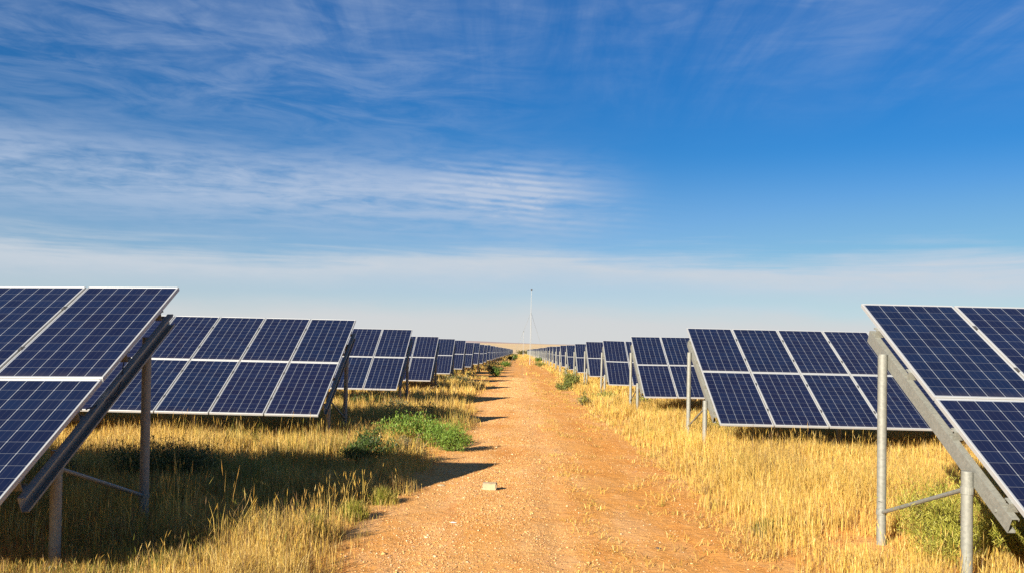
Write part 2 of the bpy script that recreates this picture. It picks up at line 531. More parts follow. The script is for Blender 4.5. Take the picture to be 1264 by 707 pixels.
def road_edges(y):
    l = -1.62 + .28*(vnoise(0*y+3, y, 2.3)-.5) + .25*(vnoise(0*y+9, y, 9)-.5)
    r = 2.45 + .30*(vnoise(0*y+21, y, 2.1)-.5) + .25*(vnoise(0*y+33, y, 8)-.5)
    return l, r
ry = np.concatenate([np.arange(-12, 4, .5), np.arange(4, 40, .11), np.geomspace(40, 470, 150)])
l, r = road_edges(ry)
V, Q = [], []
NX = 44
def road_z(x, y, t):
    z = .006 + .016*np.sin(math.pi*t)
    wob = .10*(vnoise(0*y+61, y, 6)-.5)
    for cx, wd, dp in ((-.95, .17, .018), (.42, .16, .018), (1.62, .20, .012)):
        z = z - dp*np.exp(-((x-cx-wob)/wd)**2)*np.sin(math.pi*t)
    ed = np.clip(np.minimum(t, 1-t)*8, 0, 1)
    z = z + ed*(.022*(vnoise(x, y*.6, .55)-.5) + .016*(vnoise(x+9, y, .23)-.5))
    return np.maximum(z, .004)
tt = np.linspace(0, 1, NX+1)
XX = l[:,None] + (r-l)[:,None]*tt[None]; YY = np.repeat(ry[:,None], NX+1, 1)
V = np.stack([XX, YY, road_z(XX, YY, np.repeat(tt[None], len(ry), 0))], -1).reshape(-1, 3)
i = np.arange(len(V)).reshape(len(ry), NX+1)
Q = np.stack([i[:-1,:-1], i[:-1,1:], i[1:,1:], i[1:,:-1]], -1).reshape(-1, 4)
tag(fast_mesh('dirt_road', np.array(V), quads=np.array(Q), mats=[M_ROAD], smooth=True), 'straight orange dirt road between the solar rows', kind='structure')

# low ridge on the horizon
hx = np.linspace(-7000, 7000, 300); V = []; Q = []
for t in range(8):
    tt = t/7
    yy = 8200 + 700*tt
    hh = (76 + 10*(vnoise(hx, hx*0, 900)-.5) + 8*(vnoise(hx, hx*0+50, 330)-.5) + 9*np.exp(-((hx+420)/600)**2))
    prof = math.sin(math.pi*min(1, .12 + tt*.76))
    V.append(np.stack([hx, np.full_like(hx, yy), 38*(1-prof) + hh*prof], -1))
V = np.concatenate(V); n = len(hx)
i = np.arange(len(V)).reshape(8, n)
Q = np.stack([i[:-1,:-1], i[:-1,1:], i[1:,1:], i[1:,:-1]], -1).reshape(-1, 4)
tag(fast_mesh('hills', V, quads=Q, mats=[M_HILL], smooth=True), 'low brown ridge along the horizon', kind='structure')

# ------------------------------------------------------------------ grass
STRAW = np.array([(.62,.42,.095),(.68,.48,.13),(.55,.35,.08),(.64,.44,.09),(.50,.31,.08),(.70,.53,.20)])
OLIVE = np.array([(.26,.24,.05),(.20,.21,.04),(.32,.28,.06)])
DEAD = np.array([(.30,.19,.08),(.24,.15,.07)])

def blades(px, py, h, w, lean, tint, z0=None, seed=False):
    """5-vertex bent blades (7 with a seed head)"""
    n = len(px)
    th = rng.random(n)*2*np.pi
    fx, fy = np.cos(th), np.sin(th)
    la = rng.random(n)*2*np.pi
    lx, ly = np.cos(la)*lean*h, np.sin(la)*lean*h
    z0 = np.zeros(n) if z0 is None else z0
    V = np.zeros((n, 5, 3))
    wm = w*.8
    V[:,0] = np.stack([px-fx*w/2, py-fy*w/2, z0-.01], -1)
    V[:,1] = np.stack([px+fx*w/2, py+fy*w/2, z0-.01], -1)
    mx, my, mz = px+lx*.35, py+ly*.35, z0+h*.6
    V[:,2] = np.stack([mx+fx*wm/2, my+fy*wm/2, mz], -1)
    V[:,3] = np.stack([mx-fx*wm/2, my-fy*wm/2, mz], -1)
    V[:,4] = np.stack([px+lx, py+ly, z0+h*(1-.25*np.minimum(lean, 1))], -1)
    b = np.arange(n)[:,None]*5
    Q = b + np.array([0,1,2,3]); Tt = b + np.array([3,2,4])
    C = np.repeat(tint, 5, axis=0)
    V = V.reshape(-1,3)
    if seed is not False and np.any(seed):
        k = np.where(seed)[0]; m = len(k)
        tip = V.reshape(n,5,3)[k,4]; mid = (V.reshape(n,5,3)[k,2] + V.reshape(n,5,3)[k,3])/2
        d = tip-mid; L = np.linalg.norm(d, axis=1, keepdims=True); d /= L
        hl = (h[k]*(.16+.14*rng.random(m)))[:,None]; hw = (.0022+.0028*rng.random(m))[:,None]
        Vs = []
        for ang in (0, 1.57):
            s = np.stack([np.cos(th[k]+ang), np.sin(th[k]+ang), np.zeros(m)], -1)
            a = tip - d*hl*.6
            Vs.append(np.stack([a, a+d*hl*.45+s*hw, a+d*hl, a+d*hl*.45-s*hw], 1))
        VV = np.concatenate(Vs).reshape(-1,3)
        Q2 = len(V) + np.arange(2*m)[:,None]*4 + np.array([0,1,2,3])
        V = np.concatenate([V, VV]); Q = np.concatenate([Q, Q2])
        C = np.concatenate([C, np.repeat(np.concatenate([tint[k], tint[k]]), 4, axis=0)])
    return V, Q, Tt, C

class Bulk:
    def __init__(s): s.V, s.Q, s.T, s.C, s.n = [], [], [], [], 0
    def add(s, V, Q, T, C):
        s.V.append(V); s.Q.append(Q+s.n); s.T.append(T+s.n); s.C.append(C); s.n += len(V)
    def build(s, name, mats):
        return fast_mesh(name, np.concatenate(s.V), np.concatenate(s.T), np.concatenate(s.Q), mats, np.concatenate(s.C))

def cover(x, y):
    """grass density 0..1 over the verges"""
    l, r = road_edges(y)
    big = vnoise(x, y, 3.1); mid = vnoise(x+50, y, .9)
    # left verge: frays out, with sandy bays where the shadows cross
    frayl = np.where(y < 13, .35, .55 + 1.0*vnoise(x*0+5, y, 5.0))
    cl = np.clip((l + np.where(y < 13, .30, .35) - x)/frayl, 0, 1)
    bay = np.clip((vnoise(x*.6, y, 4.6)-.42)*5, .04, 1)
    inner = np.clip((-2.7 - x)/.9, 0, 1)
    cl = cl*np.maximum(inner, np.where(y > 22, bay, np.clip(bay+.5, 0, 1)))
    cl = np.where((y > 10.2) & (y < 14.4), np.clip((-1.12 - .35*vnoise(x*0+8, y, .7) - x)/.35, .0, 1), cl)
    cl = np.where((y > 16.5) & (y < 27), np.maximum(cl, np.clip((-.75 - .5*vnoise(x*0+4, y, 1.6) - x)/.5, 0, 1)), cl)
    frayr = .45 + .6*vnoise(x*0+15, y, 3.0)
    cr = np.clip((x - r + .25)/frayr, 0, 1)
    c = np.where(x < .4, cl, cr)
    c = 1.3*c*np.clip(.55 + 1.1*(mid-.25), .15, 1)*np.clip(.6 + .9*big, .45, 1)
    # bare reddish patch on the right
    c = np.where(((x-3.3)/.38)**2 + ((y-8.9)/.7)**2 < 1, c*.12, c)
    return np.clip(c, 0, 1)

def tone(x, y, n):
    idx = rng.integers(0, len(STRAW), n)
    c = STRAW[idx].copy()
    g = vnoise(x+200, y, 1.7)
    left = x < 0
    pol = np.where(left, np.clip((g-.45)*1.3, .02, .5), np.clip((g-.62)*1.4, .01, .5))
    pick = rng.random(n) < pol
    c[pick] = OLIVE[rng.integers(0, 3, pick.sum())]
    dead = rng.random(n) < np.clip(np.where(left, .16, .10) + (vnoise(x+300, y, 1.1)-.5)*.35, .02, .5)
    c[dead] = DEAD[rng.integers(0, 2, dead.sum())]
    v = (.76 + .26*vnoise(x-90, y, .55) + .20*vnoise(x-40, y, 1.9))*rng.uniform(.8, 1.15, n)
    return c*v[:,None]

def scatter(bulk, y0, y1, xr, tufts, per, w, rad, hbase, seeds):
    A = (y1-y0)*2*xr
    n = int(A*tufts)
    tx = rng.uniform(-xr, xr, n); ty = rng.uniform(y0, y1, n)
    c = cover(tx, ty)
    k = rng.random(n) < c
    tx, ty, c = tx[k], ty[k], c[k]
    th = hbase*(.45+.55*vnoise(tx+7, ty, 1.4)+.35*vnoise(tx+70, ty, .5))*(.3+.7*np.minimum(c, 1))*rng.uniform(.7, 1.2, len(tx))
    th = np.where((np.abs(tx-4.35) < 1.0) & (np.abs(ty-8.2) < 1.3), th*.6, th)
    th = np.where((tx < -2.2) & (ty < 7.9), th*.62, th)
    x = np.repeat(tx, per); y = np.repeat(ty, per); h = np.repeat(th, per)
    m = len(x)
    x = x + rng.normal(0, rad, m); y = y + rng.normal(0, rad, m)
    h = h*rng.uniform(.45, 1.15, m)
    lean = np.abs(rng.normal(.24, .30, m))*np.repeat(.45 + 1.7*vnoise(tx+130, ty, 1.0)**1.5, per)
    tn = tone(x, y, m)
    sd = rng.random(m) < seeds
    h = np.where(sd, h*1.3, h); lean = np.where(sd, lean*.6, lean)
    bulk.add(*blades(x, y, h, np.full(m, w)*rng.uniform(.7, 1.4, m), lean, tn, seed=sd))

gb = Bulk()
scatter(gb, 4.6, 9, 10, 110, 26, .0036, .06, .34, .05)
scatter(gb, 9, 14, 11, 95, 26, .0042, .065, .40, .05)
scatter(gb, 14, 21, 14, 46, 24, .0062, .07, .38, .05)
scatter(gb, 21, 32, 12, 20, 22, .0100, .08, .42, .0)
scatter(gb, 32, 60, 10, 7, 16, .020, .10, .42, .0)
scatter(gb, 60, 130, 9, 1.6, 12, .040, .14, .42, .0)
scatter(gb, 130, 470, 9, .42, 10, .10, .25, .42, .0)
tag(gb.build('dry_grass', [M_GRASS]), 'golden dry grass covering both verges and the ground under the panels', 'grass', kind='stuff')

# thin far-end grass closing over the road, and wisps along its middle
wb = Bulk()
n = 900
y = rng.uniform(60, 460, n); x = rng.normal(.75, .35+.0022*y, n)
k = rng.random(n) < np.clip((y-60)/260, .08, 1); x, y = x[k], y[k]
x = np.repeat(x, 8)+rng.normal(0, .12, len(x)*8); y = np.repeat(y, 8)+rng.normal(0, .3, len(y)*8)
wb.add(*blades(x, y, rng.uniform(.08, .26, len(x)), .03+y*.00022, np.abs(rng.normal(.2, .2, len(x))), tone(x+5, y, len(x))))
n = 1050                                    # low wisps between the wheel tracks and along the right track
y = 5 + 55*rng.random(n)**1.6; x = np.where(rng.random(n) < .35, rng.normal(.85, .22, n), rng.normal(2.05, .36, n))
k = (vnoise(x, y, .8) > .46) & (x > .3); x, y = x[k], y[k]
x = np.repeat(x, 12)+rng.normal(0, .07, len(x)*12); y = np.repeat(y, 12)+rng.normal(0, .05, len(y)*12)
wb.add(*blades(x, y, rng.uniform(.02, .10, len(x)), .004+y*.0003, np.abs(rng.normal(1.3, .9, len(x))), tone(x+5, y, len(x)), z0=np.full(len(x), .012)))
tag(wb.build('straw_litter', [M_GRASS]), 'flattened straw wisps scattered over the road surface', 'straw', kind='stuff')

# tall seeded grass in the left foreground
tb = Bulk()
def stand(cx, cy, n, sx, sy, h0, h1, per=7):
    x = rng.normal(cx, sx, n); y = rng.normal(cy, sy, n)
    x = np.repeat(x, per)+rng.normal(0, .03, n*per); y = np.repeat(y, per)+rng.normal(0, .03, n*per)
    m = len(x)
    h = rng.uniform(h0, h1, m); ln = np.abs(rng.normal(.16, .12, m))
    c = STRAW[rng.integers(0, len(STRAW), m)]*rng.uniform(.85, 1.15, m)[:,None]
    g = rng.random(m) < .22; c[g] = (.36, .31, .08)
    sd = rng.random(m) < .5
    tb.add(*blades(x, y, h, np.full(m, .0045), ln, c, seed=sd))
stand(-3.15, 8.3, 12, .16, .16, .40, .80, 5)
stand(-3.85, 7.7, 7, .25, .2, .25, .50, 5)
stand(-2.60, 8.4, 9, .22, .2, .28, .52, 5)
stand(-2.05, 9.3, 14, .16, .3, .22, .46, 5)
stand(-1.90, 10.4, 12, .14, .4, .22, .45, 5)
stand(-2.1, 7.9, 16, .25, .25, .18, .38, 5)
stand(-4.7, 7.6, 12, .5, .2, .2, .42, 5)
stand(-3.5, 21.5, 8, .12, .12, .5, .95)
stand(5.0, 7.4, 14, .5, .3, .2, .42, 5)
stand(3.7, 7.4, 14, .35, .3, .2, .40, 5)
tag(tb.build('tall_seed_grass', [M_GRASS]), 'tall pale grass with seed heads standing along the front verges', 'grass', kind='stuff')

# ------------------------------------------------------------------ shrubs
GREEN = [(.10,.17,.025),(.075,.13,.02),(.14,.20,.035)]
LIME = [(.15,.25,.035),(.11,.19,.028),(.20,.29,.045)]
DKGREEN = [(.055,.085,.022),(.075,.10,.03),(.04,.06,.018)]
YELGREEN = [(.25,.25,.035),(.31,.29,.045),(.19,.21,.03)]
BROWN = [(.20,.13,.06),(.27,.18,.08),(.15,.10,.05)]
OLIVE_D = [(.11,.12,.035),(.14,.13,.045)]
GREY = [(.16,.15,.08),(.22,.19,.10),(.12,.12,.06)]

def shrub(x, y, w, h, pal, label, leaf=.03, n=1400, cat='shrub', name='shrub', upright=.6, group=None, slim=.2):
    """many stems fanning from the root, leaves along them; uneven lobes"""
    root = empty(name, (x, y, 0))
    ns = max(8, int(26*min(1.5, w)))
    st = MB(); pts = []
    r_ = random.Random(int(abs(x*1000)+abs(y*77)))
    lobes = [(r_.uniform(-.32, .32)*w, r_.uniform(-.32, .32)*w, r_.uniform(.6, 1.05)*h) for _ in range(5)]
    for q in range(ns):
        lb = lobes[q % 5]
        a = r_.random()*6.28; rad = .22*w*r_.random()**.5
        tx, ty = lb[0]+math.cos(a)*rad, lb[1]+math.sin(a)*rad
        tz = lb[2]*(r_.uniform(.55, 1.05) if r_.random() < .8 else r_.uniform(1.05, 1.4))*(1 - .35*min(1, (tx*tx+ty*ty)/(.25*w*w)))
        b = Vector((tx*.35*upright, ty*.35*upright, -.02)); e = Vector((tx, ty, tz))
        m = (b+e)/2 + Vector((tx*.08, ty*.08, tz*.12))
        t = max(.0035, .004*h)
        st.tube(b, m, t*1.4, t, 4, cap=False); st.tube(m, e, t, t*.4, 4, cap=False)
        pts.append((b, m, e))
    st.build('stems', M_TWIG, root, merge=False)
    P = np.array(pts)                       # ns,3,3
    k = rng.integers(0, ns, n); t = rng.random(n)**.6
    c = np.where((t < .5)[:,None], P[k,0]*(1-2*t)[:,None]+P[k,1]*(2*t)[:,None], P[k,1]*(2-2*t)[:,None]+P[k,2]*(2*t-1)[:,None])
    c = c + rng.normal(0, .05*w+.012, (n,3))*np.array([1,1,.7])
    c[:,2] = np.maximum(c[:,2], .01)
    d = rng.normal(0, 1, (n,3)); d[:,2] = np.abs(d[:,2])+.5; d /= np.linalg.norm(d, axis=1, keepdims=True)
    s = np.cross(d, rng.normal(0,1,(n,3))); s /= np.linalg.norm(s, axis=1, keepdims=True)
    L = (leaf*rng.uniform(.6, 1.5, n))[:,None]
    V = np.stack([c, c+d*L*.5+s*L*slim, c+d*L, c+d*L*.5-s*L*slim], 1).reshape(-1,3)
    Q = np.arange(n)[:,None]*4 + np.array([0,1,2,3])
    pal = np.array(pal); tc = pal[rng.integers(0, len(pal), n)]*rng.uniform(.75, 1.25, n)[:,None]
    fo = fast_mesh('foliage', V, quads=Q, mats=[M_LEAF], tint=np.repeat(tc, 4, axis=0))
    fo.parent = root
    return tag(root, label, cat, group)

def tussock(x, y, w, h, pal, label, n=420, group=None):
    """one clump of fine blades bending outward from a common root"""
    r = np.minimum(np.abs(rng.normal(0, .26*w, n)), .42*w); a = rng.random(n)*6.2832
    px, py = np.cos(a)*r, np.sin(a)*r
    hh = h*rng.uniform(.45, 1.1, n)*(1-.5*np.minimum(r/(.6*w), 1))
    pal = np.array(pal); c = pal[rng.integers(0, len(pal), n)]*rng.uniform(.8, 1.2, n)[:,None]
    V, Q, Tt, C = blades(px, py, hh, np.full(n, .0045+.0002*y), np.abs(rng.normal(.35, .3, n)), c)
    o = fast_mesh('grass_tussock', V, Tt, Q, [M_GRASS], C); o.location = (x, y, 0)
    return tag(o, label, 'grass tuft', group)

G_L, G_R = 'shrubs along the left verge', 'shrubs along the right verge'
shrub(-1.92, 17.0, 1.45, .58, LIME, 'large bright green shrub at the left road edge, the taller left half of the pair', .05, 6500, group=G_L, slim=.12)
shrub(-1.28, 16.3, 1.05, .44, LIME+GREEN[:1], 'bright green shrub casting a shadow on sand, lower right half of the pair', .045, 4500, group=G_L, slim=.12)
shrub(-2.30, 14.3, .95, .55, DKGREEN+GREEN[1:2], 'dark green shrub in the nearest panel shadow left of the road', .06, 5000, group=G_L, slim=.10)
shrub(-1.70, 14.4, .50, .52, BROWN+GREY, 'dry brown twiggy shrub at the tip of the grass beside the nearest shadow', .03, 1500, group=G_L)
shrub(-4.75, 11.8, 1.5, .52, DKGREEN+OLIVE_D, 'dark leafy shrub under the nearest left table behind its slanted brace', .05, 5000, group=G_L, slim=.11)
shrub(-5.9, 11.5, .9, .40, DKGREEN+GREY, 'small dark shrub under the nearest left table beside its front leg', .04, 1200, group=G_L)
tussock(-1.75, 9.6, .38, .26, YELGREEN+[(.50,.40,.10)], 'yellow green tussock at the left road edge below the tall seed grass', 700, G_L)
tussock(-1.95, 8.6, .40, .30, YELGREEN+[(.50,.40,.10)], 'yellow green tussock nearest the camera at the left road edge', 700, G_L)
tussock(-1.58, 10.6, .40, .24, YELGREEN+[(.4,.3,.1)]+[(.50,.40,.10)], 'small straw and green tussock at the left road edge beside the shadow corner', 700, G_L)
shrub(-4.6, 27.0, 1.5, .55, DKGREEN, 'dark shrub under the third left table, in its shade', .06, 1800, group=G_L)
shrub(-3.3, 24.2, 1.2, .50, GREY+DKGREEN, 'grey green shrub behind the bright green pair, left one', .05, 1500, group=G_L)
shrub(-2.3, 23.2, .8, .42, GREY+YELGREEN, 'grey green shrub behind the bright green pair, right one near the sand', .045, 1200, group=G_L)
shrub(-4.0, 37.5, 1.6, .55, BROWN+GREY, 'brown shrub beneath the fourth left table beside its shadow', .07, 1400, group=G_L)
shrub(-3.2, 47.0, 1.8, .5, DKGREEN+GREY, 'dark shrub left of the road beyond the third shadow on the sand', .08, 1200, group=G_L)
shrub(-1.6, 62.0, .9, .55, GREEN, 'small bright green shrub far along the left road edge', .09, 900, group=G_L)
shrub(-1.9, 72.0, 2.0, .8, DKGREEN, 'dark green shrub far along the left road edge behind the small bright one', .10, 1300, group=G_L)
shrub(-1.65, 101.0, 1.4, .6, GREEN, 'distant green shrub at the left road edge level with the mast foot', .14, 800, group=G_L)
shrub(-1.3, 165.0, 2.2, 1.2, DKGREEN+GREEN, 'farthest green shrub at the left road edge', .22, 700, group=G_L)
shrub(2.55, 47.0, 1.9, .85, [(.17,.19,.045),(.22,.22,.06),(.12,.15,.035)], 'tall olive green shrub on the right verge below the sixth table', .09, 1800, group=G_R)
shrub(2.1, 42.5, .9, .45, [(.17,.19,.045),(.12,.15,.035)], 'low green shrub just in front of the tall olive one on the right verge', .08, 900, group=G_R)
shrub(3.35, 33.5, 1.1, .5, [(.19,.20,.04),(.25,.24,.06)], 'olive shrub on the right verge in front of the fourth table', .06, 1300, group=G_R)
shrub(2.3, 31.0, .8, .34, GREY+YELGREEN, 'dry olive shrub at the right road edge, below the fourth table', .055, 900, group=G_R)
shrub(4.3, 31.2, .9, .5, YELGREEN+GREY, 'yellow green shrub against the leg of the third right table', .055, 1100, group=G_R)
shrub(4.75, 20.9, 1.5, .45, [(.19,.19,.05),(.26,.24,.07),(.14,.14,.04)], 'olive shrub around the front leg of the second right table', .045, 2200, group=G_R)
shrub(4.10, 8.5, 1.5, .64, YELGREEN+[(.38,.36,.07),(.34,.33,.055)], 'large feathery yellow green bush between the legs of the nearest right table', .045, 12000, group=G_R, slim=.06)
shrub(4.85, 8.3, 1.1, .50, YELGREEN+[(.36,.30,.07)], 'feathery yellow green bush right of the front leg of the nearest right table', .045, 10000, group=G_R, slim=.06)
tussock(2.62, 9.3, .42, .22, YELGREEN+GREY+[(.50,.40,.10)], 'low olive tussock at the right road edge nearest the camera', 700, G_R)
tussock(2.9, 20.0, .5, .25, YELGREEN+[(.50,.40,.10)], 'low yellow green tussock at the right road edge before the second table', 700, G_R)
shrub(2.5, 108.0, 2.0, .6, [(.15,.17,.04),(.2,.2,.05)], 'distant olive shrub just right of the mast foot', .14, 600, group=G_R)
shrub(3.1, 150.0, 1.8, .8, GREEN, 'distant green shrub right of the mast beside the table legs', .2, 500, group=G_R)
for q, (x, y, w, h, lab) in enumerate([(.6, 430, 4.5, 2.0, 'low dark bush at the far end of the road, leftmost of four'),
        (3.8, 455, 4.2, 1.8, 'low dark bush at the far end of the road just right of its middle'),
        (7.3, 440, 3.6, 2.6, 'taller dark bush at the far end of the road behind the mast'),
        (10.5, 450, 4.2, 2.2, 'low dark bush at the far end of the road, rightmost of four')]):
    shrub(x, y, w, h, [(.11,.11,.03),(.15,.13,.04),(.08,.09,.03)], lab, .45, 700, group='bushes at the far end of the road')

# ------------------------------------------------------------------ stones
def stone_bulk(name, x, y, size, tint, label, cat, zoff=0.0):
    n = len(x)
    base = np.array([(1,0,0),(-.5,.85,0),(-.5,-.85,0),(.35,.5,.8),(-.7,.05,.75),(.35,-.5,.8)], float)
    F = np.array([(3,4,5),(0,1,3),(1,4,3),(1,2,4),(2,5,4),(2,0,5),(0,3,5)])
    V = base[None]*rng.uniform(.65, 1.25, (n, len(base), 1))
    V *= (np.stack([size*rng.uniform(.8,1.4,n), size*rng.uniform(.7,1.2,n), size*rng.uniform(.45,.85,n)], -1))[:,None]
    a = rng.random(n)*6.28; ca, sa = np.cos(a)[:,None], np.sin(a)[:,None]
    vx, vy = V[...,0]*ca - V[...,1]*sa, V[...,0]*sa + V[...,1]*ca
    V = np.stack([vx + x[:,None], vy + y[:,None], V[...,2] + (size*.1+zoff)[:,None]], -1).reshape(-1,3)
    Tt = (np.arange(n)[:,None,None]*len(base) + F).reshape(-1,3)
    o = fast_mesh(name, V, tris=Tt, mats=[M_STONE], tint=np.repeat(tint, len(base), axis=0))
    return tag(o, label, cat, kind='stuff')
n = 190000
y = 5 + 55*rng.random(n)**1.8
x = np.where(rng.random(n) < .72, rng.normal(-.35, .62, n), rng.uniform(-1.6, 2.5, n))
k = (x > -2.0) & (x < 2.6) & (vnoise(x, y*.5, .7) > rng.random(n)*.75)
x, y = x[k], y[k]; n = len(x)
size = np.exp(rng.normal(math.log(.0042), .45, n))*(1 + y*.02)
size = np.minimum(size, .028)
pal = np.array([(.58,.36,.15),(.53,.27,.08),(.62,.46,.27),(.40,.19,.07),(.56,.31,.11),(.24,.13,.07)])
tint = pal[rng.choice(6, n, p=[.22,.29,.08,.16,.20,.05])]*rng.uniform(.8, 1.15, n)[:,None]
lr, rr_ = road_edges(y); tq = (x-lr)/(rr_-lr)
zo = np.where((tq > 0) & (tq < 1), road_z(x, y, np.clip(tq, 0, 1)), 0.0)
stone_bulk('gravel', x, y, size, tint, 'pale and brown gravel strewn over the sandy road', 'gravel', zo)

def block(name, x, y, sx, sy, sz, rz, mat, label, cat, jit=.004, group=None):
    import bmesh
    bm = bmesh.new(); bmesh.ops.create_cube(bm, size=1)
    for v in bm.verts: v.co = (v.co.x*sx, v.co.y*sy, v.co.z*sz + sz/2)
    bmesh.ops.bevel(bm, geom=list(bm.edges), offset=min(sx,sy,sz)*.09, segments=2, affect='EDGES')
    bmesh.ops.subdivide_edges(bm, edges=list(bm.edges), cuts=1, use_grid_fill=True)
    r_ = random.Random(3)
    for v in bm.verts: v.co += Vector((r_.uniform(-jit,jit), r_.uniform(-jit,jit), r_.uniform(-jit,jit)))
    me = bpy.data.meshes.new(name); bm.to_mesh(me); bm.free(); me.materials.append(mat); me.shade_smooth(); me.set_sharp_from_angle(angle=R(35))
    o = bpy.data.objects.new(name, me); COL.objects.link(o); o.location = (x, y, .012); o.rotation_euler = (0, 0, rz)
    return tag(o, label, cat, group)
block('brick', -.355, 11.75, .19, .10, .095, R(-6), M_BRICK, 'pale yellow brick lying on the road right of the nearest panel shadow', 'brick', jit=.007)

def rock(x, y, s, mat, label, flat=.6, group=None, seed=1):
    import bmesh
    bm = bmesh.new(); bmesh.ops.create_icosphere(bm, subdivisions=2, radius=1)
    r_ = random.Random(seed)
    ax = [Vector((r_.gauss(0,1), r_.gauss(0,1), r_.gauss(0,1))).normalized() for _ in range(7)]
    for v in bm.verts:
        d = v.co.normalized(); q = 1.0
        for a in ax: q -= .16*max(0, d.dot(a)-.55)/.45
        v.co = Vector((d.x*q*s, d.y*q*s*.8, d.z*q*s*flat + s*flat*.55))
    me = bpy.data.meshes.new('rock'); bm.to_mesh(me); bm.free(); me.materials.append(mat)
    o = bpy.data.objects.new('rock', me); COL.objects.link(o); o.location = (x, y, 0)
    return tag(o, label, 'rock', group)
GS = 'loose rocks by the road'
rock(5.0, 106, .42, M_PALE, 'white rock on the right verge beyond the shrubs, larger left one of two', .7, GS, 2)
rock(5.9, 107, .36, M_PALE, 'white rock on the right verge beyond the shrubs, smaller right one of two', .6, GS, 4)
rock(-1.02, 12.05, .055, M_BRICK, 'flat pale stone lying just below the nearest shadow edge', .4, GS, 6)
rock(-.66, 9.5, .05, M_PALE, 'flat pale stone on the gravel below the brick', .3, GS, 8)
rock(-.62, 11.95, .035, M_BRICK, 'small pale stone just left of the brick', .5, GS, 9)
rock(1.35, 8.5, .035, M_DARK, 'small dark stone on the right half of the road near the camera', .5, GS, 10)

# ------------------------------------------------------------------ masts
def mast(x, y, h, r, label, guys, base_r=None, device='camera', arm=False):
    root = empty('mast', (x, y, float(ground_z(np.array(x), np.array(y)))))
    m = MB()
    n = 5
    for k in range(n):
        a, b = h*k/n, h*(k+1)/n
        m.tube((0,0,a - (.3 if k == 0 else 0)), (0,0,b), r*(1-.09*k), r*(1-.09*k), 10)
    m.build('pole', M_MAST, root, smooth=True)
    d = MB()
    d.box(-.09, .12, -.10, .10, h-.02, h+.2); d.tube((.05,-.14,h+.12), (.05,-.34,h+.08), .08, n=10)
    d.build('sensor_head', M_DARK, root)
    if arm:
        d = MB(); d.box(r, r+1.7, -.05, .05, h*.45, h*.45+.1); d.build('cross_arm', M_MAST, root)
    for (gx, gy, gz) in guys:
        g = MB(); g.tube((0,0,gz), (gx, gy, .0), .012, n=5); g.build('guy_wire', M_GALV, root)
    return tag(root, label, 'mast', 'slim masts on the plain')
mast(1.36, 118.0, 9.9, .042, 'tall slim pale mast with guy wires standing on the right road edge', [(2.3, 1.0, 7.0), (-2.6, 1.5, 7.0), (.3, -2.6, 7.0)])
mast(1.0, 270.0, 7.6, .06, 'small distant mast with a sensor head behind the tall one', [(2.0, .8, 5.6), (-2.2, .8, 5.6)])
mast(-157.0, 420.0, 8.6 , .14, 'tiny far mast with a cross arm above the second left table', [], arm=True)

# ------------------------------------------------------------------ light
to_sun = Vector((-1.42, -2.03, 1.0)).normalized()
SUN_EL = math.asin(to_sun.z); AZ = math.atan2(to_sun.x, to_sun.y)
sl = bpy.data.lights.new('sun', 'SUN'); sl.energy = 5.0; sl.angle = R(.53); sl.color = (1.0, .90, .74)
so = bpy.data.objects.new('sun', sl); COL.objects.link(so)
so.rotation_euler = to_sun.to_track_quat('Z', 'Y').to_euler()

w = bpy.data.worlds.new('World'); SC.world = w; w.use_nodes = True
nt = w.node_tree
for nd in list(nt.nodes): nt.nodes.remove(nd)
T = NT(nt)
out = nt.nodes.new('ShaderNodeOutputWorld'); bg = nt.nodes.new('ShaderNodeBackground')
T.l(bg.outputs[0], out.inputs[0])
sky = T.n('ShaderNodeTexSky', sky_type='NISHITA'); sky.sun_disc = False
sky.sun_elevation = SUN_EL; sky.sun_rotation = AZ; sky.altitude = 1500; sky.air_density = 1.0; sky.dust_density = .3; sky.ozone_density = 2.2
hs = T.n('ShaderNodeHueSaturation'); hs.inputs['Saturation'].default_value = 1.40; T.l(sky.outputs[0], hs.inputs['Color'])
d = T.n('ShaderNodeTexCoord').outputs['Generated']
sp = T.n('ShaderNodeSeparateXYZ'); T.l(d, sp.inputs[0])
dx, dy, dz = sp.outputs
az = T.m('ARCTAN2', dx, dy)                    # 0 ahead, negative to the left
el = T.m('ARCSINE', dz)
zz = T.m('ADD', T.m('MAXIMUM', dz, 0.0), .035)
pl = T.n('ShaderNodeCombineXYZ'); T.l(T.m('DIVIDE', dx, zz), pl.inputs[0]); T.l(T.m('DIVIDE', dy, zz), pl.inputs[1])
P = pl.outputs[0]
base = T.mix(1.0, hs.outputs[0], T.mix(T.ss(el, .10, .40), (.40, .535, .61), (.40, .60, .74)), 'MULTIPLY')
ae = T.n('ShaderNodeCombineXYZ'); T.l(az, ae.inputs[0]); T.l(el, ae.inputs[1]); AE = ae.outputs[0]
def gauss(x, c, s): return T.m('EXPONENT', T.m('MULTIPLY', T.m('POWER', T.m('DIVIDE', T.m('SUBTRACT', x, c), s), 2.0), -1.0))
warp = T.noise(P, .35, 4, .6)
# streaked cirrus on the cloud plane
str1 = T.noise(T.mapping(P, (.55, 1.5, 1), (0, 0, R(24))), 1.0, 9, .62, .8)
str2 = T.noise(T.mapping(P, (2.6, .5, 1), (0, 0, R(-32))), 1.2, 9, .62, .5)
fine = T.noise(T.mapping(AE, (26, 120, 1), (0, 0, R(6))), 1.0, 8, .6, .4)
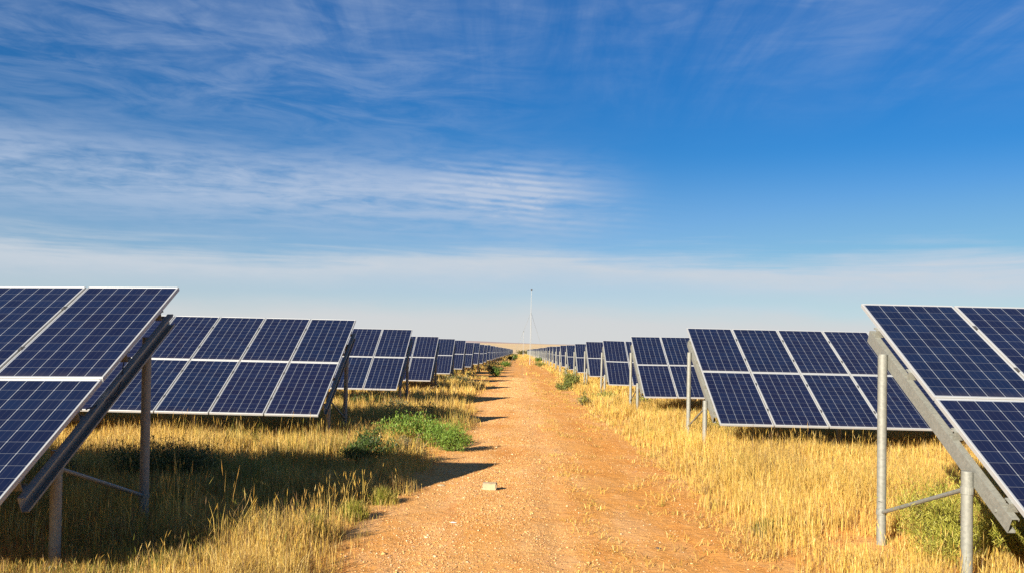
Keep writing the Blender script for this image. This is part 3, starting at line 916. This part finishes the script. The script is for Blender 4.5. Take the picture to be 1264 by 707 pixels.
# horizon bank: a streaky edge, a bluer gap, then pale haze on the horizon
wob = T.m('MULTIPLY', T.m('SUBTRACT', T.noise(T.mapping(AE, (4, 16, 1)), 1.0, 7, .6), .5), .045)
tilt = T.m('MULTIPLY', T.m('ABSOLUTE', T.m('SUBTRACT', az, .03)), -.028)
ee = T.m('SUBTRACT', el, T.m('ADD', wob, tilt))
wisp = T.noise(T.mapping(AE, (3.2, 60, 1), (0, 0, R(-1.5))), 1.0, 8, .62, .6)
edge = T.m('SUBTRACT', 1.0, T.ss(T.m('ADD', ee, T.m('MULTIPLY', T.m('SUBTRACT', wisp, .5), .075)), .092, .132))
thin = T.m('MULTIPLY', T.m('SUBTRACT', 1.0, T.ss(el, .10, .23)), .34)
streak = T.m('MULTIPLY', gauss(ee, .098, .020), T.m('ADD', .55, T.m('MULTIPLY', fine, .7)))
haze_ = T.m('SUBTRACT', 1.0, T.ss(ee, .030, .068))
bank = T.m('MULTIPLY', edge, T.m('ADD', T.m('ADD', .48, T.m('MULTIPLY', streak, .48)), T.m('MULTIPLY', haze_, .55)), clamp=True)
# left cirrus band at about ten degrees
bm_ = T.m('MULTIPLY', gauss(el, .168, .040), T.m('SUBTRACT', 1.0, T.ss(az, -.02, .17)))
band = T.m('MULTIPLY', bm_, T.ss(T.m('ADD', T.m('MULTIPLY', str1, .6), T.m('MULTIPLY', fine, .4)), .28, .62))
# upper veil
dg1 = T.noise(T.mapping(AE, (9, 44, 1), (0, 0, R(30))), 1.0, 9, .62, .7)
dg2 = T.noise(T.mapping(AE, (10, 46, 1), (0, 0, R(-58))), 1.0, 8, .6, .5)
left_veil = T.m('MULTIPLY', T.m('MULTIPLY', gauss(el, .285, .075), T.m('SUBTRACT', 1.0, T.ss(az, -.20, .10))), T.ss(dg1, .36, .72))
top_veil = T.m('MULTIPLY', T.m('MULTIPLY', T.ss(el, .21, .38), T.ss(str2, .25, .7)), T.m('ADD', .55, T.m('MULTIPLY', T.ss(dg2, .35, .7), .6)))
vm = T.m('ADD', T.m('MULTIPLY', left_veil, .95), top_veil)
# ripples near the band's right end
ri = T.n('ShaderNodeTexWave', wave_type='BANDS', bands_direction='Y'); T.l(T.mapping(AE, (1, 1, 1), (0, 0, R(4))), ri.inputs['Vector'])
ri.inputs['Scale'].default_value = 46; ri.inputs['Distortion'].default_value = 2.3; ri.inputs['Detail'].default_value = 4; ri.inputs['Detail Scale'].default_value = .22
rm = T.m('MULTIPLY', gauss(T.m('ADD', az, T.m('MULTIPLY', T.m('SUBTRACT', warp, .5), .22)), .0, .085), gauss(T.m('ADD', el, T.m('MULTIPLY', az, .10)), .172, .028))
rip = T.m('MULTIPLY', rm, T.m('MULTIPLY', ri.outputs['Fac'], T.ss(T.noise(T.mapping(AE, (14, 26, 1), (0, 0, R(-20))), 1.0, 7, .65, .8), .30, .58)))
cloud = T.m('ADD', T.m('MULTIPLY', band, .88), T.m('ADD', T.m('MULTIPLY', vm, .30), T.m('MULTIPLY', rip, .72)), clamp=True)
col = T.mix(cloud, base, (3.05, 3.7, 4.85))
bcol = T.mix(T.ss(el, .01, .085), (4.35, 4.45, 4.45), (3.9, 4.3, 4.75))
col = T.mix(thin, col, (2.7, 3.6, 4.7))
col = T.mix(bank, col, bcol)
cl = T.n('ShaderNodeMix', data_type='RGBA', blend_type='DARKEN'); cl.inputs['Factor'].default_value = 1; T.l(col, cl.inputs[6]); cl.inputs[7].default_value = (4.4, 4.55, 4.9, 1); T.l(cl.outputs[2], bg.inputs['Color']); bg.inputs['Strength'].default_value = .060

# ------------------------------------------------------------------ camera
f, yaw, pt, ro, sy = 1097.64, -.0097, .0364, .0233, 38.77
fw = Vector((math.sin(yaw), math.cos(yaw), 0)); rt = Vector((math.cos(yaw), -math.sin(yaw), 0)); up = Vector((0, 0, 1))
F = fw*math.cos(pt) + up*math.sin(pt); U = up*math.cos(pt) - fw*math.sin(pt)
Rt = rt*math.cos(ro) + U*math.sin(ro); U2 = U*math.cos(ro) - rt*math.sin(ro)
cam = bpy.data.cameras.new('camera'); co = bpy.data.objects.new('camera', cam); COL.objects.link(co)
Mx = Matrix((Rt, U2, -F)).transposed().to_4x4(); Mx.translation = Vector((0, 0, CAM_H)); co.matrix_world = Mx
cam.sensor_fit = 'HORIZONTAL'; cam.sensor_width = 36; cam.lens = f/1264*36; cam.shift_y = sy/1264
cam.clip_start = .1; cam.clip_end = 30000
SC.camera = co

SC.view_settings.view_transform = 'Standard'; SC.view_settings.look = 'None'
SC.view_settings.exposure = 1.34; SC.view_settings.gamma = 1; SC.view_settings.use_curve_mapping = False
SC.cycles.use_denoising = False
SC.cycles.max_bounces = 6; SC.cycles.diffuse_bounces = 3; SC.cycles.transmission_bounces = 3; SC.cycles.transparent_max_bounces = 4
